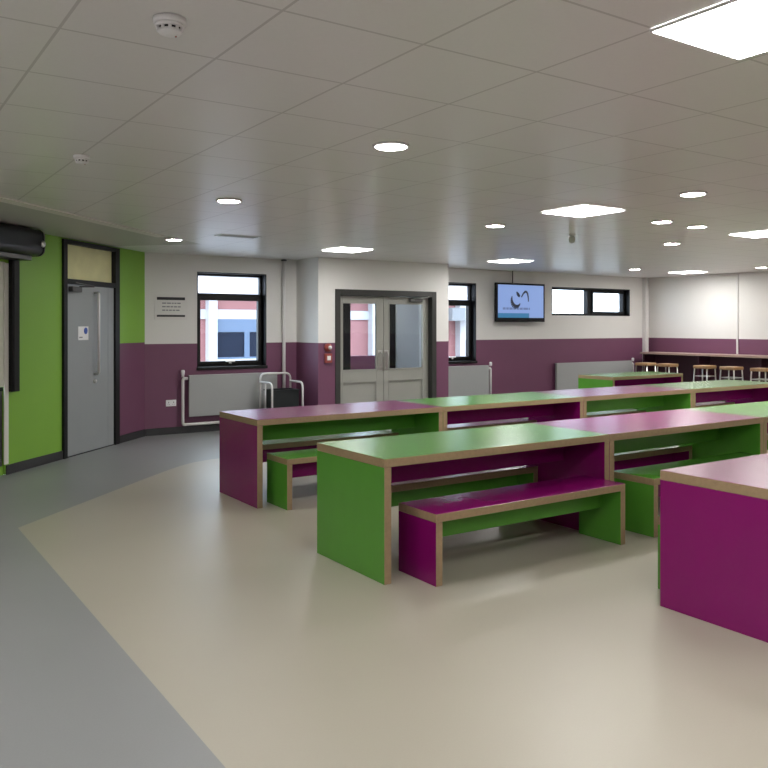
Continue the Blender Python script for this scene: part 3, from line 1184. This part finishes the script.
def rect_frame_h(b, w, t=0.006):
    b.box(-w, -w + t, -w, w, -0.014, -0.001, WPLAST)
    b.box(w - t, w, -w, w, -0.014, -0.001, WPLAST)
    b.box(-w + t, w - t, -w, -w + t, -0.014, -0.001, WPLAST)
    b.box(-w + t, w - t, w - t, w, -0.014, -0.001, WPLAST)


HT = TILE / 2
PANELS = [(2.315 + 0.262, 1.805 - 0.262, 'large bright square ceiling light at the top right corner, nearest of all'),
          (5.20 + HT, 4.71 + HT, 'square ceiling panel light in the middle of the ceiling right of centre'),
          (5.36 + HT, 9.02 + HT, 'square ceiling panel light just in front of the double door lobby'),
          (8.50 + HT, 9.22 + HT, 'square ceiling panel light above the wall screen'),
          (8.23 + HT, 4.82 + HT, 'square ceiling panel light cut off by the right edge of the picture'),
          (13.14 + HT, 9.30 + HT, 'farthest square ceiling panel light, near the right wall')]
for p in PANELS:
    panel_light(*p)
# unseen panel lights added behind and beside the camera to brighten the near half
for u, v in ((5.32 + HT, 0.2), (8.4, 0.2), (11.6, 0.3), (11.6, 4.9), (13.6, 4.0), (-1.0, 1.9), (0.0, -0.6), (2.6, -1.5), (-0.8, 4.4)):
    panel_light(u, v, 'added square ceiling panel light outside the picture, brightening the near half of the room')

DOWN = [(2.587, 3.786, 'round downlight left of centre, nearest the smoke detector and largest of the round ones'),
        (2.621, 6.181, 'round downlight in the left part of the ceiling, second toward the window wall'),
        (3.26, 9.328, 'round downlight near the green wall corner, farthest left of the round lights'),
        (5.526, 6.206, 'lone round downlight left of the middle square panel light'),
        (5.465, 3.855, 'round downlight nearest the viewer in the right hand cluster of four'),
        (6.675, 5.056, 'round downlight at the left of the right hand cluster of four'),
        (7.31, 5.109, 'round downlight at the right of the right hand cluster of four'),
        (8.556, 6.334, 'round downlight farthest back in the right hand cluster of four'),
        (11.929, 9.617, 'small distant round downlight above the high level window'),
        (13.35, 8.05, 'small distant round downlight at the right edge of the picture'),
        (7.3, 10.95, 'added round downlight brightening the lobby behind the double doors, hidden from view')]  # last one: hidden lamp added to brighten the lobby behind the door panes
dl = None
for u, v, lab in DOWN:
    if dl is None:
        dl = t = thing('downlight', lab, 'light', (u, v, H), 0, 'round downlights')
        b = MB(WPLAST)
        prof = [(0.105, -0.001), (0.105, -0.010), (0.098, -0.016), (0.088, -0.012), (0.086, -0.004)]
        b.lathe(prof, (0, 0, 0), WPLAST, 32)
        b.build('rim', t)
        b = MB(SPOT)
        b.lathe([(0.086, -0.0121), (0.083, -0.0145), (0.02, -0.0165)], (0, 0, 0), SPOT, 32)
        b.build('lens', t)
    else:
        t = copy_tree(dl)
        t.location = (u, v, H)
        tag(t, lab, 'light', 'round downlights')

sd = None
for u, v, s, lab in ((0.908, 2.64, 0.88, 'white smoke detector on the ceiling at the upper left, the large one'),
                     (1.20, 5.07, 0.78, 'smaller white smoke detector on the ceiling toward the green wall')):
    if sd is None:
        sd = t = thing('smoke_detector', lab, 'detector', (u, v, H), 0, 'smoke detectors')
        b = MB(WPLAST)
        t.scale = (s, s, s)
        b.lathe([(0.062, -0.001), (0.062, -0.018), (0.056, -0.022)], (0, 0, 0), WPLAST, 28)
        b.build('base', t)
        b = MB(BLACK)
        b.lathe([(0.044, -0.022), (0.042, -0.048)], (0, 0, 0), BLACK, 28)
        b.build('chamber', t)
        b = MB(WPLAST)
        for k in range(10):
            a = 2 * PI * k / 10
            b.tube([(0.047 * math.cos(a), 0.047 * math.sin(a), -0.021), (0.043 * math.cos(a), 0.043 * math.sin(a), -0.05)], 0.0065, WPLAST, 6)
        b.lathe([(0.052, -0.021), (0.055, -0.03), (0.052, -0.036)], (0, 0, 0), WPLAST, 28)
        b.lathe([(0.048, -0.046), (0.040, -0.058), (0.015, -0.064)], (0, 0, 0), WPLAST, 28)
        b.build('cover', t)
        b = MB(RED)
        b.lathe([(0.004, -0.060), (0.003, -0.066)], (0.024, 0, 0), RED, 8)
        b.build('indicator', t)
    else:
        t = copy_tree(sd)
        t.location = (u, v, H)
        t.scale = (s, s, s)
        tag(t, lab, 'detector', 'smoke detectors')

pr_ = thing('ceiling_sensor', 'grey rounded sensor hanging from the ceiling beyond the middle panel light', 'sensor', (6.82, 6.37, H))
pr_.scale = (0.72, 0.72, 0.8)
b = MB(GPLAST)
b.lathe([(0.03, -0.001), (0.03, -0.02), (0.045, -0.04), (0.05, -0.075), (0.04, -0.11), (0.01, -0.125)], (0, 0, 0), GPLAST, 24)
b.build('body', pr_)
b = MB(WPLAST)
b.lathe([(0.055, -0.001), (0.055, -0.012), (0.03, -0.016)], (0, 0, 0), WPLAST, 24)
b.build('base', pr_)

vt = thing('ceiling_vent', 'slim slotted vent in the ceiling near the corner window', 'vent', (3.76, 8.61, H))
b = MB(WPLAST)
b.box(-0.25, 0.25, -0.10, 0.10, -0.006, -0.001, WPLAST)
b.build('frame', vt)
for k in range(3):
    b = MB(GPLAST)
    b.box(-0.22, 0.22, -0.07 + 0.055 * k, -0.045 + 0.055 * k, -0.010, -0.006, GPLAST)
    b.build('slot', vt)
